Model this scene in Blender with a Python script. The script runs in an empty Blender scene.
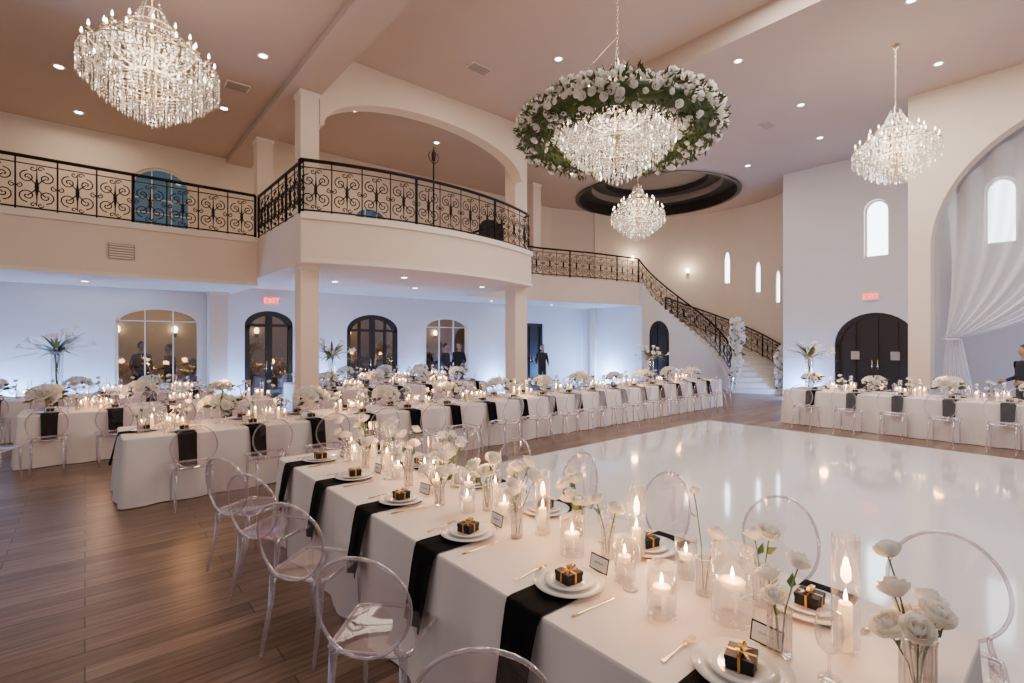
import bpy, math, random
from mathutils import Vector, Matrix
rng = random.Random(7)
R = lambda a,b: rng.uniform(a,b)
pi = math.pi
sc = bpy.context.scene

# ------------------------------------------------------------ materials
def pm(name, col, rough=0.5, metal=0.0, col2=None, nscale=8.0, emis=None, estr=0.0, bump=0.0, spec=None, trans=0.0, coat=0.0, sheen=0.0):
    m = bpy.data.materials.new(name); m.use_nodes = True
    nt = m.node_tree; b = nt.nodes["Principled BSDF"]
    b.inputs["Base Color"].default_value = (*col,1)
    b.inputs["Roughness"].default_value = rough
    b.inputs["Metallic"].default_value = metal
    if spec is not None: b.inputs["Specular IOR Level"].default_value = spec
    b.inputs["Transmission Weight"].default_value = trans
    b.inputs["Coat Weight"].default_value = coat
    b.inputs["Sheen Weight"].default_value = sheen
    if emis:
        b.inputs["Emission Color"].default_value = (*emis,1)
        b.inputs["Emission Strength"].default_value = estr
    if col2 or bump:
        tc = nt.nodes.new("ShaderNodeTexCoord")
        n = nt.nodes.new("ShaderNodeTexNoise"); n.inputs["Scale"].default_value = nscale
        n.inputs["Detail"].default_value = 4
        nt.links.new(tc.outputs["Object"], n.inputs["Vector"])
        if col2:
            mx = nt.nodes.new("ShaderNodeMix"); mx.data_type='RGBA'
            mx.inputs[6].default_value=(*col,1); mx.inputs[7].default_value=(*col2,1)
            nt.links.new(n.outputs["Fac"], mx.inputs[0]); nt.links.new(mx.outputs[2], b.inputs["Base Color"])
        if bump:
            bp = nt.nodes.new("ShaderNodeBump"); bp.inputs["Strength"].default_value=bump; bp.inputs["Distance"].default_value=0.01
            nt.links.new(n.outputs["Fac"], bp.inputs["Height"]); nt.links.new(bp.outputs[0], b.inputs["Normal"])
    return m

def thin(name, tint=(0.98,0.97,0.98), base=0.05, edge=0.6, blend=0.35, rough=0.04, dif=(0.85,0.83,0.85), difw=0.3):
    m = bpy.data.materials.new(name); m.use_nodes=True
    nt=m.node_tree; nt.nodes.clear()
    out=nt.nodes.new("ShaderNodeOutputMaterial")
    tr=nt.nodes.new("ShaderNodeBsdfTransparent"); tr.inputs[0].default_value=(*tint,1)
    gl=nt.nodes.new("ShaderNodeBsdfGlossy"); gl.inputs["Roughness"].default_value=rough; gl.inputs[0].default_value=(0.95,0.95,0.97,1)
    df=nt.nodes.new("ShaderNodeBsdfDiffuse"); df.inputs[0].default_value=(*dif,1)
    mg=nt.nodes.new("ShaderNodeMixShader"); mg.inputs[0].default_value=difw
    nt.links.new(gl.outputs[0],mg.inputs[1]); nt.links.new(df.outputs[0],mg.inputs[2])
    lw=nt.nodes.new("ShaderNodeLayerWeight"); lw.inputs[0].default_value=blend
    mr=nt.nodes.new("ShaderNodeMapRange"); mr.inputs[3].default_value=base; mr.inputs[4].default_value=edge
    nt.links.new(lw.outputs["Facing"],mr.inputs[0])
    ms=nt.nodes.new("ShaderNodeMixShader")
    nt.links.new(mr.outputs[0],ms.inputs[0]); nt.links.new(tr.outputs[0],ms.inputs[1]); nt.links.new(mg.outputs[0],ms.inputs[2])
    nt.links.new(ms.outputs[0],out.inputs[0])
    return m

def em(name,col,s,sample=True):
    m = bpy.data.materials.new(name); m.use_nodes=True
    nt=m.node_tree; nt.nodes.clear()
    out=nt.nodes.new("ShaderNodeOutputMaterial"); e=nt.nodes.new("ShaderNodeEmission")
    e.inputs[0].default_value=(*col,1); e.inputs[1].default_value=s
    nt.links.new(e.outputs[0],out.inputs[0])
    if not sample:
        try: m.cycles.emission_sampling='NONE'
        except Exception: pass
    return m
def petal():
    m=bpy.data.materials.new("white_petals"); m.use_nodes=True; nt=m.node_tree; nt.nodes.clear()
    out=nt.nodes.new("ShaderNodeOutputMaterial")
    tc=nt.nodes.new("ShaderNodeTexCoord"); n=nt.nodes.new("ShaderNodeTexNoise"); n.inputs["Scale"].default_value=18
    nt.links.new(tc.outputs["Object"],n.inputs["Vector"])
    mx=nt.nodes.new("ShaderNodeMix"); mx.data_type='RGBA'; mx.inputs[6].default_value=(0.97,0.95,0.90,1); mx.inputs[7].default_value=(0.94,0.90,0.83,1)
    nt.links.new(n.outputs["Fac"],mx.inputs[0])
    d=nt.nodes.new("ShaderNodeBsdfDiffuse"); t=nt.nodes.new("ShaderNodeBsdfTranslucent")
    nt.links.new(mx.outputs[2],d.inputs[0]); nt.links.new(mx.outputs[2],t.inputs[0])
    ms=nt.nodes.new("ShaderNodeMixShader"); ms.inputs[0].default_value=0.42
    nt.links.new(d.outputs[0],ms.inputs[1]); nt.links.new(t.outputs[0],ms.inputs[2]); nt.links.new(ms.outputs[0],out.inputs[0])
    return m

M_wall = pm("wall_plaster",(0.80,0.665,0.54),0.85,col2=(0.75,0.62,0.495),nscale=1.5)
M_wallc= pm("wall_plaster_white",(0.76,0.72,0.70),0.85,col2=(0.72,0.68,0.66),nscale=1.5)
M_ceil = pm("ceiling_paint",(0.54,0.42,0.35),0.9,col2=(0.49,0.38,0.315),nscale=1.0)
M_trim = pm("trim_paint",(0.82,0.71,0.60),0.5)
M_iron = pm("wrought_iron",(0.010,0.007,0.005),0.42,0.6)
M_dark = pm("dark_wood_door",(0.009,0.006,0.005),0.4,col2=(0.016,0.011,0.009),nscale=6)
M_darkpane = thin("tinted_door_glass",(0.26,0.23,0.21),0.12,0.9,0.4,0.03,(0.02,0.02,0.02),0.2)
M_nightpane= thin("window_glass",(0.62,0.60,0.56),0.10,0.8,0.4,0.03,(0.1,0.1,0.1),0.1)
M_bluepane = pm("dusk_window_glass",(0.03,0.06,0.09),0.08,emis=(0.16,0.32,0.46),estr=0.22,coat=0.5)
M_day  = em("daylight_pane",(0.80,0.90,1.0),9.0)
M_cloth= pm("table_linen",(0.83,0.74,0.69),0.6,col2=(0.79,0.70,0.65),nscale=3,sheen=0.2,bump=0.05)
M_black= pm("black_linen",(0.0015,0.0015,0.002),0.9,col2=(0.003,0.003,0.0035),nscale=30,spec=0.15)
M_boxb = pm("black_card_box",(0.005,0.0045,0.005),0.5,spec=0.3)
M_gold = pm("gold_metal",(0.72,0.46,0.22),0.22,1.0)
M_ribbon=pm("gold_ribbon",(0.60,0.33,0.09),0.3,0.7)
M_porc = pm("porcelain",(0.86,0.83,0.81),0.12,coat=0.5)
M_rose = petal()
M_leaf = pm("green_leaf",(0.025,0.045,0.010),0.5,col2=(0.09,0.115,0.016),nscale=15)
M_stem = pm("green_stem",(0.08,0.15,0.04),0.5)
M_wax  = pm("candle_wax",(0.95,0.82,0.62),0.5,emis=(1.0,0.50,0.18),estr=1.8)  # warm candlelight put into the wax as emission
M_flame= em("candle_flame",(1.0,0.62,0.26),75.0,False)
M_bulb = em("bulb_glow",(1.0,0.82,0.58),20.0,False)
M_glow = em("downlight_glow",(1.0,0.88,0.72),24.0,False)
M_acr  = thin("clear_acrylic",(0.95,0.90,0.92),0.06,0.66,0.4,0.03,(0.78,0.70,0.73),0.22)
M_acre = thin("acrylic_edge",(0.88,0.83,0.86),0.24,0.85,0.5,0.05,(0.82,0.74,0.77),0.3)
M_glass= thin("thin_glass",(0.98,0.965,0.95),0.06,0.95,0.32,0.02,(0.97,0.92,0.85),0.08)
M_flute= thin("fluted_glass",(0.92,0.89,0.86),0.22,0.85,0.5,0.05,(0.82,0.76,0.70),0.3)
M_water= thin("water_surface",(0.97,0.92,0.84),0.10,0.5,0.3,0.02,(0.97,0.85,0.68),0.2)
M_crys = pm("crystal",(0.98,0.94,0.88),0.02,trans=0.88,emis=(1.0,0.80,0.60),estr=0.10)  # faint warm glow put into the crystal so it stays bright
M_spark= em("crystal_sparkle",(1.0,0.86,0.68),10.0,False)  # glints painted as emission on a random share of the crystals
M_chrome=pm("polished_nickel",(0.70,0.56,0.40),0.15,1.0)
M_sheer= thin("sheer_drape",(0.97,0.96,0.99),0.38,0.9,0.5,0.6,(0.93,0.92,0.96),0.9)
M_red  = em("exit_red",(1.0,0.04,0.02),6.0)
M_signw= pm("sign_housing",(0.85,0.7,0.68),0.4,emis=(1.0,0.15,0.1),estr=0.25)
M_card = pm("card_paper",(0.92,0.90,0.88),0.6)
M_skin = pm("skin",(0.42,0.24,0.16),0.55,col2=(0.38,0.21,0.14))
M_lips = pm("lips",(0.30,0.10,0.08),0.5)
M_hair = pm("hair",(0.02,0.014,0.01),0.5)
M_suit = pm("dark_suit",(0.010,0.010,0.013),0.7,col2=(0.015,0.015,0.018),nscale=20)
M_vent = pm("vent_metal",(0.32,0.25,0.21),0.5)
M_dome1= pm("dome_bronze",(0.022,0.019,0.017),0.4)
M_dome2= pm("dome_inner_plaster",(0.36,0.30,0.25),0.7)
M_patio= pm("patio_stucco",(0.36,0.28,0.20),0.8,col2=(0.26,0.20,0.14),nscale=2)
M_pot  = pm("terracotta",(0.25,0.12,0.07),0.7)
M_lite = pm("door_lite_glass",(0.22,0.18,0.15),0.1,emis=(1.0,0.85,0.7),estr=0.08)

def wood():
    m=bpy.data.materials.new("wood_plank_floor"); m.use_nodes=True; nt=m.node_tree; b=nt.nodes["Principled BSDF"]
    tc=nt.nodes.new("ShaderNodeTexCoord")
    br=nt.nodes.new("ShaderNodeTexBrick"); br.inputs["Scale"].default_value=1.0
    br.inputs["Brick Width"].default_value=1.4; br.inputs["Row Height"].default_value=0.17
    br.inputs["Mortar Size"].default_value=0.0035; br.offset=0.37
    br.inputs["Color1"].default_value=(0.125,0.074,0.050,1); br.inputs["Color2"].default_value=(0.235,0.155,0.112,1)
    br.inputs["Mortar"].default_value=(0.03,0.018,0.012,1)
    nt.links.new(tc.outputs["Object"],br.inputs["Vector"])
    mp=nt.nodes.new("ShaderNodeMapping"); mp.inputs["Scale"].default_value=(1.2,14,1)
    nt.links.new(tc.outputs["Object"],mp.inputs[0])
    n=nt.nodes.new("ShaderNodeTexNoise"); n.inputs["Scale"].default_value=2.2; n.inputs["Detail"].default_value=6
    nt.links.new(mp.outputs[0],n.inputs["Vector"])
    rp=nt.nodes.new("ShaderNodeMapRange"); rp.inputs[1].default_value=0.3; rp.inputs[2].default_value=0.7; rp.inputs[3].default_value=0.6; rp.inputs[4].default_value=1.35
    nt.links.new(n.outputs["Fac"],rp.inputs[0])
    mu=nt.nodes.new("ShaderNodeMix"); mu.data_type='RGBA'; mu.blend_type='MULTIPLY'; mu.inputs[0].default_value=1
    nt.links.new(br.outputs["Color"],mu.inputs[6]); nt.links.new(rp.outputs[0],mu.inputs[7])
    nt.links.new(mu.outputs[2],b.inputs["Base Color"])
    b.inputs["Roughness"].default_value=0.33; b.inputs["Specular IOR Level"].default_value=0.4
    return m
M_wood=wood()
def dance():
    m=bpy.data.materials.new("white_dance_floor"); m.use_nodes=True; nt=m.node_tree; b=nt.nodes["Principled BSDF"]
    tc=nt.nodes.new("ShaderNodeTexCoord")
    br=nt.nodes.new("ShaderNodeTexBrick"); br.offset=0; br.inputs["Scale"].default_value=1.0
    br.inputs["Brick Width"].default_value=1.22; br.inputs["Row Height"].default_value=1.22; br.inputs["Mortar Size"].default_value=0.002
    for k in("Color1","Color2"): br.inputs[k].default_value=(0.93,0.90,0.90,1)
    br.inputs["Mortar"].default_value=(0.85,0.82,0.81,1)
    nt.links.new(tc.outputs["Object"],br.inputs["Vector"]); nt.links.new(br.outputs["Color"],b.inputs["Base Color"])
    b.inputs["Roughness"].default_value=0.10; b.inputs["Coat Weight"].default_value=1.0; b.inputs["Coat Roughness"].default_value=0.06
    return m
M_dance=dance()

# ------------------------------------------------------------ mesh builder
class MB:
    def __init__(s): s.v=[];s.f=[];s.mi=[];s.mats=[];s.sm=[]
    def mat(s,m):
        if m not in s.mats: s.mats.append(m)
        return s.mats.index(m)
    def add(s,vs,fs,m,T=None,smooth=True):
        o=len(s.v); k=s.mat(m)
        if T is not None: vs=[T@Vector(v) for v in vs]
        s.v.extend([tuple(v) for v in vs])
        for f in fs:
            s.f.append(tuple(i+o for i in f)); s.mi.append(k); s.sm.append(smooth)
    def mesh(s,name):
        me=bpy.data.meshes.new(name); me.from_pydata(s.v,[],s.f)
        for m in s.mats: me.materials.append(m)
        me.polygons.foreach_set("material_index",s.mi); me.polygons.foreach_set("use_smooth",s.sm)
        me.update(); return me
    def obj(s,name,loc=(0,0,0),rot=0,scale=1,parent=None):
        return inst(s.mesh(name),name,loc,rot,scale,parent)
def inst(me,name,loc=(0,0,0),rot=0,scale=1,parent=None):
    o=bpy.data.objects.new(name,me); sc.collection.objects.link(o)
    o.location=loc; o.rotation_euler=(0,0,rot); o.scale=(scale,)*3 if not isinstance(scale,tuple) else scale
    if parent: o.parent=parent
    return o
def TM(x,y,z,rz=0,s=1): return Matrix.Translation((x,y,z))@Matrix.Rotation(rz,4,'Z')@Matrix.Scale(s,4)

def box(mb,x0,x1,y0,y1,z0,z1,m,T=None):
    vs=[(x0,y0,z0),(x1,y0,z0),(x1,y1,z0),(x0,y1,z0),(x0,y0,z1),(x1,y0,z1),(x1,y1,z1),(x0,y1,z1)]
    mb.add(vs,[(0,3,2,1),(4,5,6,7),(0,1,5,4),(1,2,6,5),(2,3,7,6),(3,0,4,7)],m,T,False)
def lathe(mb,prof,n,m,T=None,smooth=True,ripple=None):
    vs=[];fs=[]
    for r,z in prof:
        for i in range(n):
            a=2*pi*i/n; rr=r*(1+(ripple*math.cos(n/2*a) if ripple else 0))
            vs.append((rr*math.cos(a),rr*math.sin(a),z))
    for j in range(len(prof)-1):
        for i in range(n):
            k=(i+1)%n; fs.append((j*n+i,j*n+k,(j+1)*n+k,(j+1)*n+i))
    mb.add(vs,fs,m,T,smooth)
def disc(mb,r,z,n,m,T=None):
    mb.add([(r*math.cos(2*pi*i/n),r*math.sin(2*pi*i/n),z) for i in range(n)],[tuple(range(n))],m,T,False)
def tube(mb,pts,r,n=6,m=None,T=None,closed=False):
    pts=[Vector(p) for p in pts]; N=len(pts)
    rs=r if isinstance(r,(list,tuple)) else [r]*N
    vs=[];fs=[];prev=None
    for i,p in enumerate(pts):
        if closed: t=pts[(i+1)%N]-pts[i-1]
        else: t=pts[min(i+1,N-1)]-pts[max(i-1,0)]
        if t.length<1e-9: t=Vector((0,0,1))
        t.normalize()
        if prev is None:
            ref=Vector((0,0,1)) if abs(t.z)<0.9 else Vector((1,0,0))
            u=t.cross(ref).normalized()
        else:
            u=prev-t*prev.dot(t)
            if u.length<1e-6: u=t.orthogonal()
            u.normalize()
        prev=u; w=t.cross(u)
        for k in range(n):
            a=2*pi*k/n; vs.append(p+(u*math.cos(a)+w*math.sin(a))*rs[i])
    M=N if closed else N-1
    for j in range(M):
        j2=(j+1)%N
        for k in range(n):
            k2=(k+1)%n; fs.append((j*n+k,j*n+k2,j2*n+k2,j2*n+k))
    if not closed:
        fs.append(tuple(range(n-1,-1,-1))); fs.append(tuple((N-1)*n+k for k in range(n)))
    mb.add(vs,fs,m,T)
def grid(mb,fn,nu,nv,m,T=None,smooth=True):
    vs=[fn(i/nu,j/nv) for j in range(nv+1) for i in range(nu+1)]
    fs=[(j*(nu+1)+i,j*(nu+1)+i+1,(j+1)*(nu+1)+i+1,(j+1)*(nu+1)+i) for j in range(nv) for i in range(nu)]
    mb.add(vs,fs,m,T,smooth)
def extr(mb,pts,z0,z1,m):
    n=len(pts); vs=[(x,y,z0) for x,y in pts]+[(x,y,z1) for x,y in pts]
    fs=[tuple(range(n-1,-1,-1)),tuple(range(n,2*n))]+[(i,(i+1)%n,n+(i+1)%n,n+i) for i in range(n)]
    mb.add(vs,fs,m,None,False)
def prism(mb,q,n0,n1,mp,m):
    vs=[mp(u,n0,z) for u,z in q]+[mp(u,n1,z) for u,z in q]
    mb.add(vs,[(0,1,2,3),(7,6,5,4),(0,4,5,1),(1,5,6,2),(2,6,7,3),(3,7,4,0)],m,None,False)
def archz(o,u):
    t=(u-o['c'])/o['w']; t=max(-1,min(1,t)); return o['zs']+o['rise']*math.sqrt(max(0,1-t*t))
def wall(name,u0,u1,z0,z1,n0,n1,mp,m,ops=(),du=None,topf=None,K=16):
    mb=MB(); topf=topf or (lambda u:z1)
    def span(a,b):
        if b-a<1e-5: return
        k=max(1,int(math.ceil((b-a)/du))) if du else 1
        for i in range(k):
            s=a+(b-a)*i/k; e=a+(b-a)*(i+1)/k
            prism(mb,[(s,z0),(e,z0),(e,topf(e)),(s,topf(s))],n0,n1,mp,m)
    cur=u0
    for o in sorted(ops,key=lambda o:o['c']):
        a=o['c']-o['w']; b=o['c']+o['w']; span(cur,a)
        for i in range(K):
            t0=-math.cos(pi*i/K); t1=-math.cos(pi*(i+1)/K)
            s=o['c']+o['w']*t0; e=o['c']+o['w']*t1
            if o['zb']>z0+1e-4: prism(mb,[(s,z0),(e,z0),(e,o['zb']),(s,o['zb'])],n0,n1,mp,m)
            prism(mb,[(s,archz(o,s)),(e,archz(o,e)),(e,topf(e)),(s,topf(s))],n0,n1,mp,m)
        cur=b
    span(cur,u1)
    return mb.obj(name)
def window(name,o,mp,n,pane,frame,nx=2,nz=2,fr=0.05,K=16,pn=0.0,door=False,solid=0.0):
    mb=MB()
    c,w,zb=o['c'],o['w'],o['zb']
    for i in range(K):
        t0=-math.cos(pi*i/K); t1=-math.cos(pi*(i+1)/K); s=c+w*t0; e=c+w*t1
        q=[(s,zb),(e,zb),(e,archz(o,e)),(s,archz(o,s))]
        mb.add([mp(u,n,z) for u,z in q],[(0,1,2,3)],pane,None,False)
        a0=archz(o,s);a1=archz(o,e)
        k=1-fr/w
        def sh(u,z): return (c+(u-c)*k, z-(fr if fr<0.5 else 0.14))
        s2,b0=sh(s,a0); e2,b1=sh(e,a1)
        prism(mb,[(s,a0),(s2,b0),(e2,b1),(e,a1)],n-0.05,n+0.05,mp,frame)
    zs=o['zs']; fz=fr if fr<0.5 else 0.12
    prism(mb,[(c-w,zb),(c-w+fr,zb),(c-w+fr,zs),(c-w,zs)],n-0.05,n+0.05,mp,frame)
    prism(mb,[(c+w-fr,zb),(c+w,zb),(c+w,zs),(c+w-fr,zs)],n-0.05,n+0.05,mp,frame)
    prism(mb,[(c-w,zb),(c+w,zb),(c+w,zb+fz),(c-w,zb+fz)],n-0.05,n+0.05,mp,frame)
    f2=fr*0.4 if not door else fr*0.6
    for i in range(1,nx):
        u=c-w+2*w*i/nx; top=archz(o,u)-0.01
        ff=fr*1.3 if (door and i*2==nx) else f2
        prism(mb,[(u-ff/2,zb),(u+ff/2,zb),(u+ff/2,top),(u-ff/2,top)],n-0.04,n+0.04,mp,frame)
    f3=min(f2,0.08)
    for j in range(1,nz):
        z=zb+(zs-zb)*j/(nz-1) if nz>1 else zs
        prism(mb,[(c-w,z-f3/2),(c+w,z-f3/2),(c+w,z+f3/2),(c-w,z+f3/2)],n-0.035,n+0.035,mp,frame)
    if solid:
        prism(mb,[(c-w,zb),(c+w,zb),(c+w,zb+solid),(c-w,zb+solid)],n-0.045,n+0.045,mp,frame)
    if door:
        for sgn in(-1,1):
            tube(mb,[mp(c+sgn*0.07,n+pn,1.0),mp(c+sgn*0.07,n+pn,1.3)],0.015,6,M_chrome)
    return mb.obj(name)
mpY=lambda u,n,z:(u,n,z)
mpX=lambda u,n,z:(n,u,z)
CX,CY=17.0,10.2
def mpC(u,n,z): a=math.radians(u); return (CX+n*math.cos(a),CY+n*math.sin(a),z)

CEIL=7.5; LC=6.7
# ------------------------------------------------------------ shell
mb=MB(); box(mb,-9,23,-9,20,-0.1,0,M_wood); mb.obj("floor")
mb=MB(); box(mb,3.45,11.0,-5.5,5.85,0.0,0.025,M_dance); mb.obj("dance_floor")
DC=(16.9,11.2); DR=2.95
mb=MB()
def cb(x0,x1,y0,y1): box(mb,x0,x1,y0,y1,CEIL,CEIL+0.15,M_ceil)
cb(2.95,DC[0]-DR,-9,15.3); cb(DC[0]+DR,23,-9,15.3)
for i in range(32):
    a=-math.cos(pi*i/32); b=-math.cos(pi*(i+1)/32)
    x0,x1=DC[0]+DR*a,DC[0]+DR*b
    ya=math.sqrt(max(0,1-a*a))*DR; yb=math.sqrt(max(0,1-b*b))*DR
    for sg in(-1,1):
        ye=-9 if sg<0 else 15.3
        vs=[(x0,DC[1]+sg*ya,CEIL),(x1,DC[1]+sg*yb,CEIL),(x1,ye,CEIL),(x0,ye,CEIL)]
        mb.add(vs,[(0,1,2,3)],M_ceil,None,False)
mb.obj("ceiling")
mb=MB()
lathe(mb,[(DR+0.12,CEIL-0.03),(DR+0.12,CEIL-0.06),(DR-0.02,CEIL-0.06),(DR-0.02,CEIL+0.35),(DR-0.5,CEIL+0.36)],64,M_dome1,TM(*DC,0),False)
lathe(mb,[(DR-0.5,CEIL+0.36),(DR-0.5,CEIL+0.62)],64,M_dome2,TM(*DC,0),False)
lathe(mb,[(DR-0.5,CEIL+0.62),(DR-0.95,CEIL+0.62),(DR-0.95,CEIL+0.85)],64,M_dome1,TM(*DC,0),False)
lathe(mb,[(DR-0.95,CEIL+0.85),(1.2,CEIL+1.05),(0.5,CEIL+1.12),(0.01,CEIL+1.14)],64,M_dome2,TM(*DC,0))
mb.obj("ceiling_dome")
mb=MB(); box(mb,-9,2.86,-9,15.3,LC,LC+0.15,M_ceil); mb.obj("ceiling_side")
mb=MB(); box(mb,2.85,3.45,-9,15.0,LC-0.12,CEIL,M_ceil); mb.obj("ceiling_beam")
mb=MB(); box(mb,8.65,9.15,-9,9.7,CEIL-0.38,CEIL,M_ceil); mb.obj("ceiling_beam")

dW1=dict(c=1.4,w=0.86,zb=0.75,zs=2.35,rise=0.35)
dD1=dict(c=3.92,w=0.63,zb=0.0,zs=2.3,rise=0.4)
dD2=dict(c=7.0,w=0.87,zb=0.0,zs=2.2,rise=0.5)
dW2=dict(c=9.8,w=0.9,zb=0.75,zs=2.35,rise=0.35)
dD3=dict(c=13.9,w=0.62,zb=0.0,zs=2.58,rise=0.02)
wall("wall_back",-9,17.1,0,3.7,15.0,15.25,mpY,M_wallc,[dW1,dD1,dD2,dW2,dD3])
uW1=dict(c=1.45,w=0.6,zb=4.65,zs=5.7,rise=0.42); uW2=dict(c=6.95,w=0.6,zb=4.65,zs=5.7,rise=0.42)
uD=dict(c=11.8,w=0.6,zb=4.2,zs=6.1,rise=0.4)
wall("wall_back_upper",-9,15.0,3.7,CEIL+0.1,15.0,15.25,mpY,M_wall,[uW1,uW2,uD])
window("window_1",dW1,mpY,15.1,M_nightpane,M_trim,3,2,0.06)
window("window_2",dW2,mpY,15.1,M_nightpane,M_trim,3,2,0.06)
window("window_3",uW1,mpY,15.1,M_bluepane,M_trim,3,4,0.05)
window("window_4",uW2,mpY,15.1,M_bluepane,M_trim,3,4,0.05)
window("door_1",dD1,mpY,15.1,M_darkpane,M_dark,2,2,0.13,door=True,solid=0.4,pn=-0.06)
window("door_2",dD2,mpY,15.1,M_darkpane,M_dark,4,2,0.13,door=True,solid=0.4,pn=-0.06)
window("door_3",dD3,mpY,15.1,M_dark,M_dark,2,3,0.12,door=True,solid=0.4,pn=-0.06)
window("door_4",uD,mpY,15.1,M_dark,M_dark,2,3,0.12,door=True,solid=0.4,pn=-0.06)
mb=MB(); box(mb,-9,17,18.5,18.7,0,3.6,M_patio); mb.obj("wall_patio")
mb=MB(); box(mb,-9,17,15.25,18.7,3.5,3.6,M_patio); mb.obj("ceiling_patio")
L=Vector((2.0,-0.8)).length; ux,uy=2.0/L,-0.8/L
mpD=lambda u,n,z:(15.0+ux*u-uy*n, 15.0+uy*u+ux*n, z)
wall("wall_gallery",0,L+0.02,3.7,CEIL+0.1,0,0.25,mpD,M_wall)
cw=[dict(c=2,w=1.7,zb=4.15,zs=5.5,rise=0.4),dict(c=-18,w=1.7,zb=3.65,zs=4.9,rise=0.4),dict(c=-33,w=1.7,zb=3.15,zs=4.4,rise=0.4)]
wall("wall_stair_curve",-55,92,0,CEIL+0.1,4.0,4.25,mpC,M_wall,cw,du=5)
for i,o in enumerate(cw): window("window_%d"%(5+i),o,mpC,4.06,M_day,M_trim,1,1,0.22)
z_st=lambda a: 4.2*(a+65)/155.0
iD=dict(c=60,w=15,zb=0.0,zs=2.1,rise=0.6)
wall("wall_stair_inner",-60,90,0,4.2,1.68,1.8,mpC,M_wallc,[iD],du=5,topf=lambda a:max(0.15,z_st(a)+0.02))
window("door_5",iD,mpC,1.76,M_dark,M_dark,2,2,1.6,door=False)
wall("wall_under_gallery",12.0,15.2,0,3.3,17.0,17.2,mpX,M_wallc)
lw1=dict(c=4.3,w=0.31,zb=4.39,zs=5.8,rise=0.31)
lw2=dict(c=1.62,w=0.31,zb=4.39,zs=5.8,rise=0.31)
rd=dict(c=4.35,w=1.05,zb=0.0,zs=1.75,rise=0.97)
wall("wall_right",-5,3.2,0,CEIL+0.1,18.0,18.3,mpX,M_wallc,[lw2])
wall("wall_right_door",3.2,6.92,0,2.9,18.0,18.3,mpX,M_wallc,[rd])
wall("wall_right_upper",3.2,6.92,2.9,CEIL+0.1,18.0,18.3,mpX,M_wallc,[lw1])
window("window_8",lw1,mpX,18.18,M_day,M_trim,1,1,0.05)
window("window_9",lw2,mpX,18.18,M_day,M_trim,1,1,0.05)
dr6=window("door_6",rd,mpX,18.12,M_dark,M_dark,4,1,0.12,door=True,pn=-0.06)
mb=MB()
for yy in (3.85,4.85):
    box(mb,18.05,18.075,yy-0.11,yy+0.11,1.3,1.55,M_lite)
mb.obj("door_lites",parent=dr6)
wall("wall_arch",-6.0,2.85,0,CEIL+0.1,14.5,14.9,mpX,M_wall,[dict(c=-0.35,w=2.8,zb=0.0,zs=3.9,rise=2.8)],K=40)
wall("wall_wing",14.9,18.0,0,CEIL+0.1,2.45,2.85,mpY,M_wall)
mb=MB(); box(mb,-9,3.25,14.97,15,0,0.16,M_trim); box(mb,4.6,6.1,14.97,15,0,0.16,M_trim); box(mb,7.9,13.2,14.97,15,0,0.16,M_trim); mb.obj("baseboard_back")
mb=MB(); box(mb,17.97,18,2.85,3.28,0,0.16,M_trim); box(mb,17.97,18,5.42,6.92,0,0.16,M_trim); mb.obj("baseboard_right")

# ------------------------------------------------------------ galleries
def bowY(x):
    t=(x-3.0)/6.0; return 9.45+0.3*t-4*0.62*t*(1-t)
bow=[(3.0+6.0*i/24,bowY(3.0+6.0*i/24)) for i in range(25)]
mb=MB(); extr(mb,bow+[(9.15,10.2),(9.15,15.0),(3.0,15.0)],3.3,4.2,M_wall)
mb.obj("balcony_slab")
mb=MB(); 
def band(pts,z0,z1,off,m):
    for i in range(len(pts)-1):
        a=Vector(pts[i]);b=Vector(pts[i+1]); t=(b-a).normalized(); nn=Vector((t.y,-t.x))*off
        extr(mb,[tuple(p) for p in [a,b,b+nn,a+nn]],z0,z1,m)
band(bow,4.1,4.22,0.05,M_trim); band(bow,3.3,3.38,0.04,M_trim)
mb.obj("trim_1")
mb=MB(); extr(mb,[(-9,12.5),(3.0,12.5),(3.0,15.0),(-9,15.0)],3.12,4.2,M_wall); mb.obj("balcony_slab")
mb=MB(); extr(mb,[(9.15,13.0),(12.4,12.9),(14.5,12.35),(17,12.0),(17,15.0),(9.15,15.0)],3.3,4.2,M_wall); mb.obj("balcony_slab")
mb=MB(); box(mb,-9,3.0,12.45,12.5,4.1,4.22,M_trim); box(mb,-9,3.0,12.46,12.5,3.12,3.2,M_trim); mb.obj("trim_2")
wall("wall_header",3.45,8.7,4.2+1.85,CEIL,9.75,10.1,mpY,M_wall,[dict(c=6.08,w=2.55,zb=6.05,zs=6.06,rise=0.85)],K=30)
def column(x,y,s,z0,z1):
    mb=MB(); h=s/2
    box(mb,x-h,x+h,y-h,y+h,z0,z1,M_wall); k=h+0.02
    box(mb,x-k,x+k,y-k,y+k,z0,z0+0.18,M_trim); box(mb,x-k,x+k,y-k,y+k,z1-0.08,z1,M_trim)
    mb.obj("column")
for (x,y,s,zt) in ((3.24,9.85,0.34,LC-0.12),(8.9,10.25,0.42,CEIL),):
    column(x,y,s,0,3.3); column(x,y,s,4.2,zt)
column(3.2,12.78,0.34,4.2,LC-0.12); column(12.3,13.2,0.36,4.2,CEIL); column(2.6,14.75,0.4,0,3.12)

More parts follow.
